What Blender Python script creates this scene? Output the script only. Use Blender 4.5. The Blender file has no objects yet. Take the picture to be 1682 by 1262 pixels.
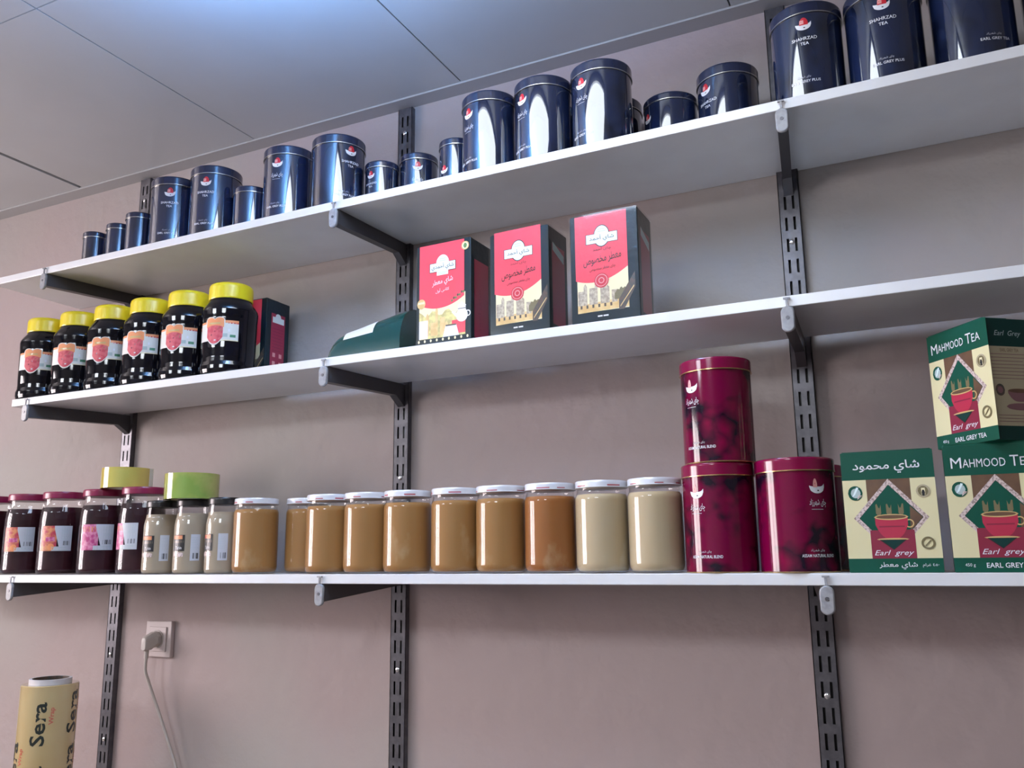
import bpy, bmesh, math, random
from math import sin, cos, pi, radians, sqrt, atan2
from mathutils import Matrix, Vector
random.seed(7)
SC = bpy.context.scene
COL = SC.collection

# ------------------------------------------------------------------ camera, world, exposure
cd = bpy.data.cameras.new('camera')
cd.sensor_fit = 'HORIZONTAL'; cd.sensor_width = 36.0
cd.lens = 1429.32 / 1682 * 36.0
cd.clip_start = 0.02; cd.clip_end = 60
cam = bpy.data.objects.new('camera', cd); COL.objects.link(cam)
R = Vector((0.8988388, 0.4381369, -0.0111744)); U = Vector((0.0952945, -0.1704839, 0.9807417)); F = Vector((-0.4277941, 0.8825935, 0.1949896))
cam.matrix_world = Matrix(((R.x, U.x, -F.x, 1.90317), (R.y, U.y, -F.y, -1.61295), (R.z, U.z, -F.z, 1.44617), (0, 0, 0, 1)))
SC.camera = cam
vs = SC.view_settings
vs.view_transform = 'Standard'; vs.look = 'None'; vs.gamma = 1.0; vs.use_curve_mapping = False
vs.exposure = 0.10
w = bpy.data.worlds.new('world'); SC.world = w; w.use_nodes = True
w.node_tree.nodes['Background'].inputs['Color'].default_value = (0.75, 0.85, 1.0, 1)
w.node_tree.nodes['Background'].inputs['Strength'].default_value = 1.0

LED_NEAR, LED_FAR, WINDOW_POWER = 9.5, 25.0, 105.0
LED_COL = (0.86, 0.925, 1.0)
def area(name, loc, rot, sx, sy, power, col):
    l = bpy.data.lights.new(name, 'AREA'); l.shape = 'RECTANGLE'; l.size = sx; l.size_y = sy; l.energy = power; l.color = col
    o = bpy.data.objects.new(name, l); COL.objects.link(o); o.location = loc; o.rotation_euler = rot
    return o
area('daylight_left_window', (-1.92, -1.75, 1.75), (0, radians(-90), 0), 1.0, 1.7, WINDOW_POWER, (1.0, 0.87, 0.88))

# ------------------------------------------------------------------ materials
def mat(name, col=(0.5, 0.5, 0.5), rough=0.5, metal=0.0, spec=0.5, coat=0.0, bump=0.0, bscale=40.0, col2=None, nscale=10.0, lo=0.4, hi=0.6, detail=4.0, emit=None, stretch=None, coat_r=0.03):
    m = bpy.data.materials.new(name); m.use_nodes = True
    nt = m.node_tree; b = nt.nodes['Principled BSDF']
    b.inputs['Base Color'].default_value = (*col, 1); b.inputs['Roughness'].default_value = rough
    b.inputs['Metallic'].default_value = metal; b.inputs['Specular IOR Level'].default_value = spec
    b.inputs['Coat Weight'].default_value = coat; b.inputs['Coat Roughness'].default_value = coat_r
    if emit:
        b.inputs['Emission Color'].default_value = (*emit[0], 1); b.inputs['Emission Strength'].default_value = emit[1]
    tc = nt.nodes.new('ShaderNodeTexCoord'); src = tc.outputs['Object']
    if stretch:
        mp = nt.nodes.new('ShaderNodeMapping'); mp.inputs['Scale'].default_value = stretch
        nt.links.new(src, mp.inputs['Vector']); src = mp.outputs['Vector']
    if col2 is not None:
        n = nt.nodes.new('ShaderNodeTexNoise'); n.inputs['Scale'].default_value = nscale; n.inputs['Detail'].default_value = detail
        nt.links.new(src, n.inputs['Vector'])
        r = nt.nodes.new('ShaderNodeValToRGB')
        r.color_ramp.elements[0].position = lo; r.color_ramp.elements[1].position = hi
        r.color_ramp.elements[0].color = (*col, 1); r.color_ramp.elements[1].color = (*col2, 1)
        nt.links.new(n.outputs['Fac'], r.inputs['Fac']); nt.links.new(r.outputs['Color'], b.inputs['Base Color'])
    if bump:
        n2 = nt.nodes.new('ShaderNodeTexNoise'); n2.inputs['Scale'].default_value = bscale; n2.inputs['Detail'].default_value = 3
        nt.links.new(src, n2.inputs['Vector'])
        bp = nt.nodes.new('ShaderNodeBump'); bp.inputs['Strength'].default_value = bump; bp.inputs['Distance'].default_value = 0.01
        nt.links.new(n2.outputs['Fac'], bp.inputs['Height']); nt.links.new(bp.outputs['Normal'], b.inputs['Normal'])
    return m

def floral(name, base, petal, dark, rough=0.07, lo=0.46, hi=0.56, coat=0.8):
    # lacquered tin: plain ground with a darker tangle of petals and leaves printed on it
    m = mat(name, base, rough, 0.0, 0.6 if coat > 0.5 else 0.32, coat, coat_r=0.02)
    nt = m.node_tree; b = nt.nodes['Principled BSDF']; b.inputs['Coat IOR'].default_value = 1.65
    tc = nt.nodes.new('ShaderNodeTexCoord')
    wn = nt.nodes.new('ShaderNodeTexNoise'); wn.inputs['Scale'].default_value = 22; wn.inputs['Detail'].default_value = 2
    nt.links.new(tc.outputs['Object'], wn.inputs['Vector'])
    mx = nt.nodes.new('ShaderNodeVectorMath'); mx.operation = 'SCALE'; mx.inputs['Scale'].default_value = 0.05
    nt.links.new(wn.outputs['Color'], mx.inputs[0])
    ad = nt.nodes.new('ShaderNodeVectorMath'); ad.operation = 'ADD'
    nt.links.new(tc.outputs['Object'], ad.inputs[0]); nt.links.new(mx.outputs[0], ad.inputs[1])
    vo = nt.nodes.new('ShaderNodeTexVoronoi'); vo.inputs['Scale'].default_value = 36; vo.feature = 'F1'
    nt.links.new(ad.outputs[0], vo.inputs['Vector'])
    r = nt.nodes.new('ShaderNodeValToRGB')
    e = r.color_ramp.elements
    e[0].position = 0.1; e[0].color = (*petal, 1); e[1].position = 0.75; e[1].color = (*dark, 1)
    nt.links.new(vo.outputs['Distance'], r.inputs['Fac'])
    big = nt.nodes.new('ShaderNodeTexNoise'); big.inputs['Scale'].default_value = 11; big.inputs['Detail'].default_value = 3
    nt.links.new(tc.outputs['Object'], big.inputs['Vector'])
    r2 = nt.nodes.new('ShaderNodeValToRGB'); r2.color_ramp.elements[0].position = lo; r2.color_ramp.elements[1].position = hi
    nt.links.new(big.outputs['Fac'], r2.inputs['Fac'])
    mm = nt.nodes.new('ShaderNodeMix'); mm.data_type = 'RGBA'
    nt.links.new(r2.outputs['Color'], mm.inputs['Factor'])
    mm.inputs['A'].default_value = (*base, 1); nt.links.new(r.outputs['Color'], mm.inputs['B'])
    nt.links.new(mm.outputs['Result'], b.inputs['Base Color'])
    return m

def clear_glass(name, tint=(1, 1, 1), edge=0.55):
    m = bpy.data.materials.new(name); m.use_nodes = True; nt = m.node_tree
    nt.nodes.remove(nt.nodes['Principled BSDF'])
    out = nt.nodes['Material Output']
    t = nt.nodes.new('ShaderNodeBsdfTransparent'); t.inputs['Color'].default_value = (*tint, 1)
    g = nt.nodes.new('ShaderNodeBsdfGlossy'); g.inputs['Roughness'].default_value = 0.04
    lw = nt.nodes.new('ShaderNodeFresnel'); ge = nt.nodes.new('ShaderNodeNewGeometry')
    mr = nt.nodes.new('ShaderNodeMapRange'); mr.inputs['To Min'].default_value = 1.5; mr.inputs['To Max'].default_value = 1/1.5   # thin sheet: same from both sides
    nt.links.new(ge.outputs['Backfacing'], mr.inputs['Value']); nt.links.new(mr.outputs['Result'], lw.inputs['IOR'])
    mx = nt.nodes.new('ShaderNodeMixShader')
    nt.links.new(lw.outputs['Fac'], mx.inputs['Fac']); nt.links.new(t.outputs[0], mx.inputs[1]); nt.links.new(g.outputs[0], mx.inputs[2])
    nt.links.new(mx.outputs[0], out.inputs['Surface'])
    return m

M = {}
M['wall'] = mat('wall_paint', (0.395, 0.320, 0.312), 0.75, col2=(0.375, 0.345, 0.325), nscale=1.3, lo=0.42, hi=0.62, detail=3, bump=0.35, bscale=26, spec=0.25)
M['wall2'] = mat('room_wall_paint', (0.33, 0.30, 0.29), 0.8, bump=0.1, bscale=30)
M['ceil'] = mat('ceiling_panel', (0.50, 0.51, 0.515), 0.36, spec=0.5, col2=(0.46, 0.468, 0.47), nscale=3, lo=0.4, hi=0.7)
M['joint'] = mat('ceiling_joint', (0.03, 0.03, 0.03), 0.8)
M['trim'] = mat('ceiling_trim', (0.40, 0.395, 0.395), 0.6)
M['floor'] = mat('floor_tile', (0.17, 0.16, 0.155), 0.35, col2=(0.14, 0.132, 0.128), nscale=5)
M['white'] = mat('white_laminate', (0.69, 0.70, 0.72), 0.28, spec=0.5, col2=(0.665, 0.67, 0.69), nscale=14)
M['steel'] = mat('grey_painted_steel', (0.13, 0.125, 0.14), 0.38, 0.55, col2=(0.10, 0.098, 0.11), nscale=60)
M['steeldark'] = mat('bracket_steel', (0.075, 0.072, 0.078), 0.4, 0.4)
M['cap'] = mat('grey_plastic', (0.30, 0.30, 0.315), 0.4, col2=(0.24, 0.24, 0.255), nscale=120)
M['screw'] = mat('zinc_screw', (0.6, 0.6, 0.62), 0.25, 0.9)
M['black'] = mat('black_ink_slot_shade', (0.012, 0.012, 0.013), 0.35)
M['navy'] = floral('navy_lacquer', (0.009, 0.016, 0.052), (0.013, 0.022, 0.062), (0.002, 0.004, 0.015))
M['navylid'] = mat('navy_lid', (0.012, 0.017, 0.052), 0.14, spec=0.6, coat=0.5)
M['rim'] = mat('pale_metal_rim', (0.62, 0.60, 0.55), 0.25, 0.9)
M['gold'] = mat('gold_rim', (0.62, 0.42, 0.20), 0.25, 0.9)
M['crim'] = floral('crimson_lacquer', (0.145, 0.001, 0.030), (0.19, 0.002, 0.033), (0.008, 0.003, 0.012), 0.1, 0.44, 0.51, 0.15)
M['crimlid'] = mat('crimson_lid', (0.19, 0.002, 0.038), 0.16, spec=0.45, coat=0.2)
M['ink'] = mat('white_ink', (0.72, 0.73, 0.78), 0.4)
M['inkdim'] = mat('pale_ink', (0.50, 0.50, 0.54), 0.4)
M['red'] = mat('red_ink', (0.52, 0.015, 0.03), 0.4)
M['skin'] = mat('pink_ink', (0.70, 0.32, 0.30), 0.4)
M['syrup'] = mat('dark_syrup_jar', (0.003, 0.003, 0.006), 0.07, spec=0.45, coat=0.1)
M['yellow'] = mat('yellow_plastic', (0.76, 0.60, 0.015), 0.3, coat=0.2)
M['paper'] = mat('label_paper', (0.66, 0.67, 0.64), 0.45)
M['bluepaper'] = mat('bluish_label_paper', (0.50, 0.52, 0.57), 0.45)
M['orange'] = mat('orange_ink', (0.74, 0.27, 0.10), 0.4)
M['fruit'] = mat('fruit_red', (0.50, 0.035, 0.06), 0.4, col2=(0.62, 0.10, 0.12), nscale=130)
M['leaf'] = mat('leaf_green', (0.10, 0.20, 0.06), 0.4)
M['mint'] = mat('dark_green_ink', (0.05, 0.20, 0.10), 0.4)
M['greyblue'] = mat('grey_blue_ink', (0.38, 0.47, 0.47), 0.4)
M['jam'] = mat('dark_plum_jam', (0.012, 0.002, 0.006), 0.4, spec=0.1, col2=(0.035, 0.008, 0.012), nscale=18)
M['glass'] = clear_glass('clear_glass', (0.985, 0.99, 0.99))
M['maroon'] = mat('maroon_lid', (0.22, 0.006, 0.05), 0.3, spec=0.5)
M['blacklid'] = mat('black_lid', (0.012, 0.011, 0.012), 0.3)
M['magenta'] = mat('magenta_ink', (0.42, 0.03, 0.16), 0.4, col2=(0.62, 0.22, 0.35), nscale=90)
M['warm'] = mat('orange_label_print', (0.62, 0.25, 0.10), 0.4, col2=(0.45, 0.03, 0.06), nscale=70)
M['sesame'] = mat('beige_sesame_paste', (0.37, 0.30, 0.215), 0.5, spec=0.2)
M['silver'] = mat('white_metal_lid', (0.74, 0.76, 0.82), 0.25, 0.1, col2=(0.70, 0.72, 0.78), nscale=40)
M['rust'] = mat('reddish_lid_print', (0.42, 0.10, 0.12), 0.5)
def paste(name, c, c2): return mat(name, c, 0.5, spec=0.2, col2=c2, nscale=16, lo=0.60, hi=0.68, detail=6, stretch=(1, 1, 0.6))
M['tahini'] = paste('tan_nut_butter', (0.33, 0.160, 0.048), (0.42, 0.25, 0.11))
M['tahini2'] = paste('brown_nut_butter', (0.30, 0.108, 0.026), (0.40, 0.215, 0.10))
M['tahini3'] = paste('pale_tahini', (0.48, 0.37, 0.225), (0.54, 0.45, 0.31))
M['tapeyellow'] = mat('yellow_tape', (0.60, 0.42, 0.09), 0.12, coat=0.8, col2=(0.52, 0.45, 0.10), nscale=9, lo=0.4, hi=0.6)
M['tapegreen'] = mat('greenish_tape', (0.46, 0.44, 0.12), 0.12, coat=0.8, col2=(0.25, 0.36, 0.07), nscale=12, lo=0.42, hi=0.6)
M['card'] = mat('card_core', (0.50, 0.40, 0.28), 0.8)
M['clearplastic'] = mat('clear_tape_edge', (0.62, 0.56, 0.42), 0.15, coat=0.8)
M['boxdark'] = mat('blackish_green_card', (0.006, 0.016, 0.021), 0.35, spec=0.3, coat=0.2, bump=0.12, bscale=45)
M['boxred'] = mat('bright_red_print', (0.82, 0.062, 0.085), 0.35, spec=0.35, coat=0.25, bump=0.10, bscale=45)
M['sidered'] = mat('dark_red_print', (0.30, 0.015, 0.045), 0.35, coat=0.4)
M['cream'] = mat('cream_print', (0.74, 0.67, 0.42), 0.4, coat=0.3)
M['paleblue'] = mat('pale_blue_print', (0.70, 0.82, 0.84), 0.4, coat=0.3)
M['scene'] = mat('townscape_print', (0.62, 0.50, 0.33), 0.4, col2=(0.42, 0.31, 0.20), nscale=90, coat=0.3)
M['sceneyel'] = mat('yellow_townscape_print', (0.66, 0.58, 0.22), 0.4, col2=(0.45, 0.36, 0.14), nscale=90, coat=0.3)
M['ochre'] = mat('ochre_print', (0.60, 0.38, 0.14), 0.4, col2=(0.70, 0.50, 0.22), nscale=60, coat=0.3)
M['build'] = mat('building_print', (0.52, 0.44, 0.32), 0.4, col2=(0.30, 0.24, 0.18), nscale=170, coat=0.3)
M['browndk'] = mat('dark_print_core_shade', (0.10, 0.06, 0.04), 0.4, col2=(0.05, 0.05, 0.04), nscale=120, coat=0.3)
M['teagreen'] = mat('green_card', (0.003, 0.070, 0.042), 0.4, spec=0.25, coat=0.0, bump=0.05, bscale=25)
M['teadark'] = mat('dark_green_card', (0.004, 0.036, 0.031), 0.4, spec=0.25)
M['teacream'] = mat('cream_card', (0.66, 0.60, 0.35), 0.4, coat=0.3)
M['sidecream'] = mat('shaded_cream_badge_tan', (0.40, 0.34, 0.22), 0.45, coat=0.2)  # box side's cream with its shade put into the colour; also badge ring
M['brown'] = mat('brown_print', (0.095, 0.045, 0.024), 0.4, col2=(0.13, 0.065, 0.03), nscale=30, coat=0.3)
M['wine'] = mat('wine_print', (0.22, 0.008, 0.035), 0.4, coat=0.3)
M['cup'] = mat('cup_red_print', (0.42, 0.015, 0.05), 0.4, coat=0.3)
M['lace'] = mat('lace_print', (0.62, 0.50, 0.47), 0.4, col2=(0.28, 0.2, 0.18), nscale=330, lo=0.45, hi=0.6, coat=0.3)
M['steam'] = mat('steam_print', (0.16, 0.13, 0.06), 0.4, coat=0.3)
M['goldink'] = mat('gold_print', (0.55, 0.38, 0.15), 0.35, coat=0.3)
M['mauve'] = mat('mauve_side_print', (0.20, 0.09, 0.10), 0.4)  # dull mauve for the cup, badge and text lines on the box side
M['greenpack'] = mat('bottle_green_plastic', (0.004, 0.050, 0.045), 0.16, coat=0.5)
M['socket'] = mat('socket_plastic', (0.50, 0.42, 0.41), 0.35)
M['plug'] = mat('plug_plastic', (0.46, 0.41, 0.38), 0.4)
M['film'] = mat('yellow_film_roll', (0.50, 0.365, 0.17), 0.14, coat=0.9, bump=0.10, bscale=12, col2=(0.52, 0.40, 0.20), nscale=6)
M['coregrey'] = mat('cardboard_tube', (0.55, 0.53, 0.55), 0.6)
M['inkdark'] = mat('bottle_green_ink', (0.015, 0.022, 0.018), 0.4)
M['inkred'] = mat('brick_red_ink', (0.50, 0.10, 0.06), 0.4)
M['wood'] = mat('counter_laminate', (0.42, 0.34, 0.27), 0.5, col2=(0.36, 0.28, 0.22), nscale=8, stretch=(1, 8, 8))
M['led'] = mat('led_diffuser', (0.9, 0.9, 0.9), 0.5, emit=(LED_COL, LED_NEAR))
M['uplight'] = mat('added_uplight_glow', (0.8, 0.85, 0.9), 0.5, emit=((0.15, 0.43, 1.0), 300.0))  # glow of the added pendant, turns the ceiling blue
M['led2'] = mat('led_diffuser_far', (0.9, 0.9, 0.9), 0.5, emit=(LED_COL, LED_FAR))
def wrap_film():
    m = clear_glass('shrink_wrap'); nt = m.node_tree
    tc = nt.nodes.new('ShaderNodeTexCoord'); mp = nt.nodes.new('ShaderNodeMapping'); mp.inputs['Scale'].default_value = (9, 9, 28)
    n = nt.nodes.new('ShaderNodeTexNoise'); n.inputs['Scale'].default_value = 2.2; n.inputs['Detail'].default_value = 2; n.inputs['Distortion'].default_value = 0.6
    b = nt.nodes.new('ShaderNodeBump'); b.inputs['Strength'].default_value = 0.5; b.inputs['Distance'].default_value = 0.02
    nt.links.new(tc.outputs['Object'], mp.inputs['Vector']); nt.links.new(mp.outputs[0], n.inputs['Vector']); nt.links.new(n.outputs['Fac'], b.inputs['Height'])
    for x in nt.nodes:
        if x.bl_idname == 'ShaderNodeBsdfGlossy': nt.links.new(b.outputs['Normal'], x.inputs['Normal'])
    return m
M['wrapfilm'] = wrap_film()
M['frame'] = mat('white_frame', (0.7, 0.7, 0.7), 0.4)
M['pane'] = clear_glass('window_glass', (1, 1, 1))

# ------------------------------------------------------------------ mesh helpers
class MB:
    def __init__(s): s.v = []; s.f = []; s.m = []
    def add(s, verts, faces, m=0):
        b = len(s.v); s.v += [tuple(p) for p in verts]
        for f in faces: s.f.append(tuple(i + b for i in f)); s.m.append(m)
    def box(s, x0, x1, y0, y1, z0, z1, m=0):
        s.add([(x0,y0,z0),(x1,y0,z0),(x1,y1,z0),(x0,y1,z0),(x0,y0,z1),(x1,y0,z1),(x1,y1,z1),(x0,y1,z1)],
              [(0,3,2,1),(4,5,6,7),(0,1,5,4),(1,2,6,5),(2,3,7,6),(3,0,4,7)], m); return s
    def lathe(s, prof, n=48, cx=0, cy=0, m=0, cap0=True, cap1=True):
        q = [prof[0]]
        for a, b in zip(prof, prof[1:]):     # support loops keep long walls flat in shading
            d = sqrt((a[0]-b[0])**2 + (a[1]-b[1])**2)
            if d > 0.008:
                for t in (0.0015/d, 1-0.0015/d): q.append((a[0]+(b[0]-a[0])*t, a[1]+(b[1]-a[1])*t))
            q.append(b)
        prof = q
        vs_ = [(cx + r*cos(2*pi*i/n), cy + r*sin(2*pi*i/n), z) for r, z in prof for i in range(n)]
        fs = []
        for k in range(len(prof)-1):
            for i in range(n):
                j = (i+1) % n; fs.append((k*n+i, k*n+j, (k+1)*n+j, (k+1)*n+i))
        if cap0: fs.append(tuple(reversed(range(n))))
        if cap1: fs.append(tuple((len(prof)-1)*n + i for i in range(n)))
        s.add(vs_, fs, m); return s
    def prism(s, poly, fn0, fn1, m=0):
        n = len(poly)
        s.add([fn0(*p) for p in poly] + [fn1(*p) for p in poly],
              [tuple(range(n)), tuple(reversed(range(n, 2*n)))] + [(i, i+n, (i+1) % n + n, (i+1) % n) for i in range(n)], m); return s
    def tube(s, pts, r, n=10, m=0):
        pts = [Vector(p) for p in pts]; vs_ = []; fs = []
        for k, p in enumerate(pts):
            t = (pts[min(k+1, len(pts)-1)] - pts[max(k-1, 0)]).normalized()
            a = t.orthogonal().normalized() if k == 0 else (a - t*a.dot(t)).normalized()
            b = t.cross(a)
            vs_ += [p + r*(cos(2*pi*i/n)*a + sin(2*pi*i/n)*b) for i in range(n)]
        for k in range(len(pts)-1):
            for i in range(n):
                j = (i+1) % n; fs.append((k*n+i, k*n+j, (k+1)*n+j, (k+1)*n+i))
        fs.append(tuple(reversed(range(n)))); fs.append(tuple((len(pts)-1)*n+i for i in range(n)))
        s.add(vs_, fs, m); return s
    def build(s, name, mats, parent=None, loc=None, smooth=True, fix=True, bevel=0, ang=35):
        me = bpy.data.meshes.new(name); me.from_pydata(s.v, [], s.f)
        for mm in (mats if isinstance(mats, (list, tuple)) else [mats]): me.materials.append(M[mm])
        me.polygons.foreach_set('material_index', s.m)
        if fix:
            bm = bmesh.new(); bm.from_mesh(me); bmesh.ops.recalc_face_normals(bm, faces=bm.faces); bm.to_mesh(me); bm.free()
        if smooth:
            me.polygons.foreach_set('use_smooth', [True]*len(me.polygons))
            me.set_sharp_from_angle(angle=radians(ang))
        me.update()
        o = bpy.data.objects.new(name, me); COL.objects.link(o)
        if parent: o.parent = parent
        if loc: o.location = loc
        if bevel:
            md = o.modifiers.new('bevel', 'BEVEL'); md.width = bevel; md.segments = 2; md.limit_method = 'ANGLE'
        return o

def tag(o, label=None, cat=None, group=None, kind=None):
    if label: o['label'] = label
    if cat: o['category'] = cat
    if group: o['group'] = group
    if kind: o['kind'] = kind
    return o
def thing(name, label, cat, loc=(0,0,0), rotz=0, group=None):
    o = bpy.data.objects.new(name, None); COL.objects.link(o); o.empty_display_size = 0.05
    o.location = loc; o.rotation_euler = (0, 0, rotz)
    return tag(o, label, cat, group)
def struct(o): o['kind'] = 'structure'; return o

# Arabic script: letters -> joined forms (isolated, final, initial, medial)
AR = {'ا': (0xFE8D, 0xFE8E), 'أ': (0xFE83, 0xFE84), 'د': (0xFEA9, 0xFEAA), 'ر': (0xFEAD, 0xFEAE), 'ز': (0xFEAF, 0xFEB0), 'و': (0xFEED, 0xFEEE),
      'ش': (0xFEB5, 0xFEB6, 0xFEB7, 0xFEB8), 'ي': (0xFEF1, 0xFEF2, 0xFEF3, 0xFEF4), 'ی': (0xFBFC, 0xFBFD, 0xFBFE, 0xFBFF), 'ح': (0xFEA1, 0xFEA2, 0xFEA3, 0xFEA4),
      'م': (0xFEE1, 0xFEE2, 0xFEE3, 0xFEE4), 'ع': (0xFEC9, 0xFECA, 0xFECB, 0xFECC), 'ط': (0xFEC1, 0xFEC2, 0xFEC3, 0xFEC4), 'خ': (0xFEA5, 0xFEA6, 0xFEA7, 0xFEA8),
      'ص': (0xFEB9, 0xFEBA, 0xFEBB, 0xFEBC), 'ه': (0xFEE9, 0xFEEA, 0xFEEB, 0xFEEC), 'چ': (0xFB7A, 0xFB7B, 0xFB7C, 0xFB7D), 'ك': (0xFED9, 0xFEDA, 0xFEDB, 0xFEDC),
      'غ': (0xFECD, 0xFECE, 0xFECF, 0xFED0), 'ل': (0xFEDD, 0xFEDE, 0xFEDF, 0xFEE0), 'س': (0xFEB1, 0xFEB2, 0xFEB3, 0xFEB4)}
def shape_ar(t):
    out = ''
    for i, c in enumerate(t):
        if c not in AR: out += c; continue
        f = AR[c]
        pj = i > 0 and t[i-1] in AR and len(AR[t[i-1]]) == 4
        nj = len(f) == 4 and i+1 < len(t) and t[i+1] in AR
        out += chr(f[3] if pj and nj else f[1] if pj else f[2] if nj else f[0])
    return out[::-1]
_tc = {}
def text_mesh(body, shear=0.0, bold=0.0):
    key = (body, shear, bold)
    if key not in _tc:
        c = bpy.data.curves.new('t', 'FONT'); c.body = body; c.resolution_u = 2; c.shear = shear; c.offset = bold
        o = bpy.data.objects.new('t', c); COL.objects.link(o)
        dg = bpy.context.evaluated_depsgraph_get(); dg.update()
        me = bpy.data.meshes.new_from_object(o.evaluated_get(dg))
        vs_ = [(v.co.x, v.co.y) for v in me.vertices]; fs = [tuple(p.vertices) for p in me.polygons]
        bpy.data.objects.remove(o); bpy.data.curves.remove(c); bpy.data.meshes.remove(me)
        _tc[key] = (vs_, fs)
    return _tc[key]

class Art:
    """flat printed artwork in metres (x right, y up); laid on a plane or wrapped round a cylinder"""
    def __init__(s): s.v = []; s.f = []; s.m = []; s.mats = []; s.layer = 0
    def mi(s, m):
        if m not in s.mats: s.mats.append(m)
        return s.mats.index(m)
    def add(s, vs_, fs, m):
        b = len(s.v); s.layer += 1; k = s.mi(m)
        s.v += [(x, y, s.layer) for x, y in vs_]
        for f in fs: s.f.append(tuple(i+b for i in f)); s.m.append(k)
        return s
    def colshape(s, x0, x1, top, bot, m, n=12):
        vs_ = []
        for i in range(n+1):
            x = x0 + (x1-x0)*i/n; vs_ += [(x, bot(x)), (x, top(x))]
        return s.add(vs_, [(2*i, 2*i+2, 2*i+3, 2*i+1) for i in range(n)], m)
    def rect(s, x0, x1, y0, y1, m, n=1): return s.colshape(x0, x1, lambda x: y1, lambda x: y0, m, n)
    def quad(s, pts, m): return s.add(pts, [tuple(range(len(pts)))], m)
    def ell(s, cx, cy, rx, ry, m, n=16): 
        q = lambda x: ry*sqrt(max(0, 1-((x-cx)/rx)**2))
        return s.colshape(cx-rx, cx+rx, lambda x: cy+q(x), lambda x: cy-q(x), m, n)
    def ring(s, cx, cy, r0, r1, m, n=20):
        vs_ = [(cx+r*cos(2*pi*i/n), cy+r*sin(2*pi*i/n)) for i in range(n) for r in (r0, r1)]
        return s.add(vs_, [(2*i, 2*i+1, (2*i+3) % (2*n), (2*i+2) % (2*n)) for i in range(n)], m)
    def text(s, body, cx, cy, width, height, m, shear=0.0, bold=0.0, rot=0.0, slope=0.0, ar=False):
        vs_, fs = text_mesh(shape_ar(body) if ar else body, shear, bold)
        if not vs_: return s
        xs = [v[0] for v in vs_]; ys = [v[1] for v in vs_]
        W = max(xs)-min(xs); H = max(ys)-min(ys); mx = (max(xs)+min(xs))/2; my = (max(ys)+min(ys))/2
        c, n = cos(rot), sin(rot); q = []
        for x, y in vs_:
            x = (x-mx)/W*width; y = (y-my)/H*height + slope*x
            q.append((cx + x*c - y*n, cy + x*n + y*c))
        return s.add(q, fs, m)
    def lines(s, x0, x1, y0, y1, n, m, th=0.0009, seg=1):
        for i in range(n):
            y = y0 + (y1-y0)*i/max(1, n-1); d = random.random()*0.25*(x1-x0)
            s.rect(x0, x1-d, y-th/2, y+th/2, m, seg); s.layer -= 1
        s.layer += 1
        return s
    def bars(s, x0, x1, y0, y1, m, n=14):
        x = x0; st = (x1-x0)/n
        for i in range(n):
            if random.random() < 0.72: s.rect(x0+i*st, x0+i*st+st*random.choice((0.35, 0.6, 0.85)), y0, y1, m); s.layer -= 1
        s.layer += 1
        return s
    def wrap(s, name, r, ang, z0, parent, eps=0.00025):
        mb = MB()
        mb.v = [((r+eps+l*0.000025)*sin(ang+x/r), -(r+eps+l*0.000025)*cos(ang+x/r), z0+y) for x, y, l in s.v]
        mb.f = s.f; mb.m = s.m
        return mb.build(name, s.mats, parent, smooth=False, fix=False)
    def flat(s, name, origin, ux, uy, nrm, parent, eps=0.0003):
        o, ux, uy, nrm = map(Vector, (origin, ux, uy, nrm)); mb = MB()
        mb.v = [tuple(o + ux*x + uy*y + nrm*(eps + l*0.000025)) for x, y, l in s.v]
        mb.f = s.f; mb.m = s.m
        return mb.build(name, s.mats, parent, smooth=False, fix=False)

# ------------------------------------------------------------------ the room
CZ = 2.502
XL, XR, YF = -1.75, 4.3, -4.0
struct(MB().box(XL, XR, YF, 0.12, -0.1, 0).build('floor', 'floor', smooth=False))
struct(MB().box(XL, XR, 0, 0.12, 0, CZ+0.1).build('wall_back', 'wall', smooth=False))
mb = MB()   # left wall with a window opening
for y0, y1, z0, z1 in ((YF, -2.6, 0, CZ+.1), (-0.9, 0.12, 0, CZ+.1), (-2.6, -0.9, 0, 1.25), (-2.6, -0.9, 2.25, CZ+.1)): mb.box(XL-0.12, XL, y0, y1, z0, z1)
struct(mb.build('wall_left', 'wall2', smooth=False))
struct(MB().box(XR, XR+0.12, YF, 0.12, 0, CZ+.1).build('wall_right', 'wall2', smooth=False))
mb = MB()
mb.box(XL-.12, XR+.12, YF-0.12, YF, 0, CZ+.1)
struct(mb.build('wall_front', 'wall2', smooth=False))
def window(name, axis, a0, a1, z0, z1, at):
    root = bpy.data.objects.new(name, None); COL.objects.link(root); struct(root)
    fr = MB(); pn = MB(); t = 0.05
    def bx(mb, u0, u1, w0, w1, d0, d1):
        if axis == 'y': mb.box(at+d0, at+d1, u0, u1, w0, w1)
        else: mb.box(u0, u1, at+d0, at+d1, w0, w1)
    for u0, u1, w0, w1 in ((a0, a0+t, z0, z1), (a1-t, a1, z0, z1), (a0, a1, z0, z0+t), (a0, a1, z1-t, z1), ((a0+a1)/2-t/2, (a0+a1)/2+t/2, z0, z1)):
        bx(fr, u0, u1, w0, w1, -0.09, -0.03)
    fr.build('window_frame', 'frame', root, smooth=False)
    bx(pn, a0+t, a1-t, z0+t, z1-t, -0.065, -0.06); pn.build('window_pane', 'pane', root, smooth=False)
window('window_1', 'y', -2.6, -0.9, 1.25, 2.25, XL)
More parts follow.
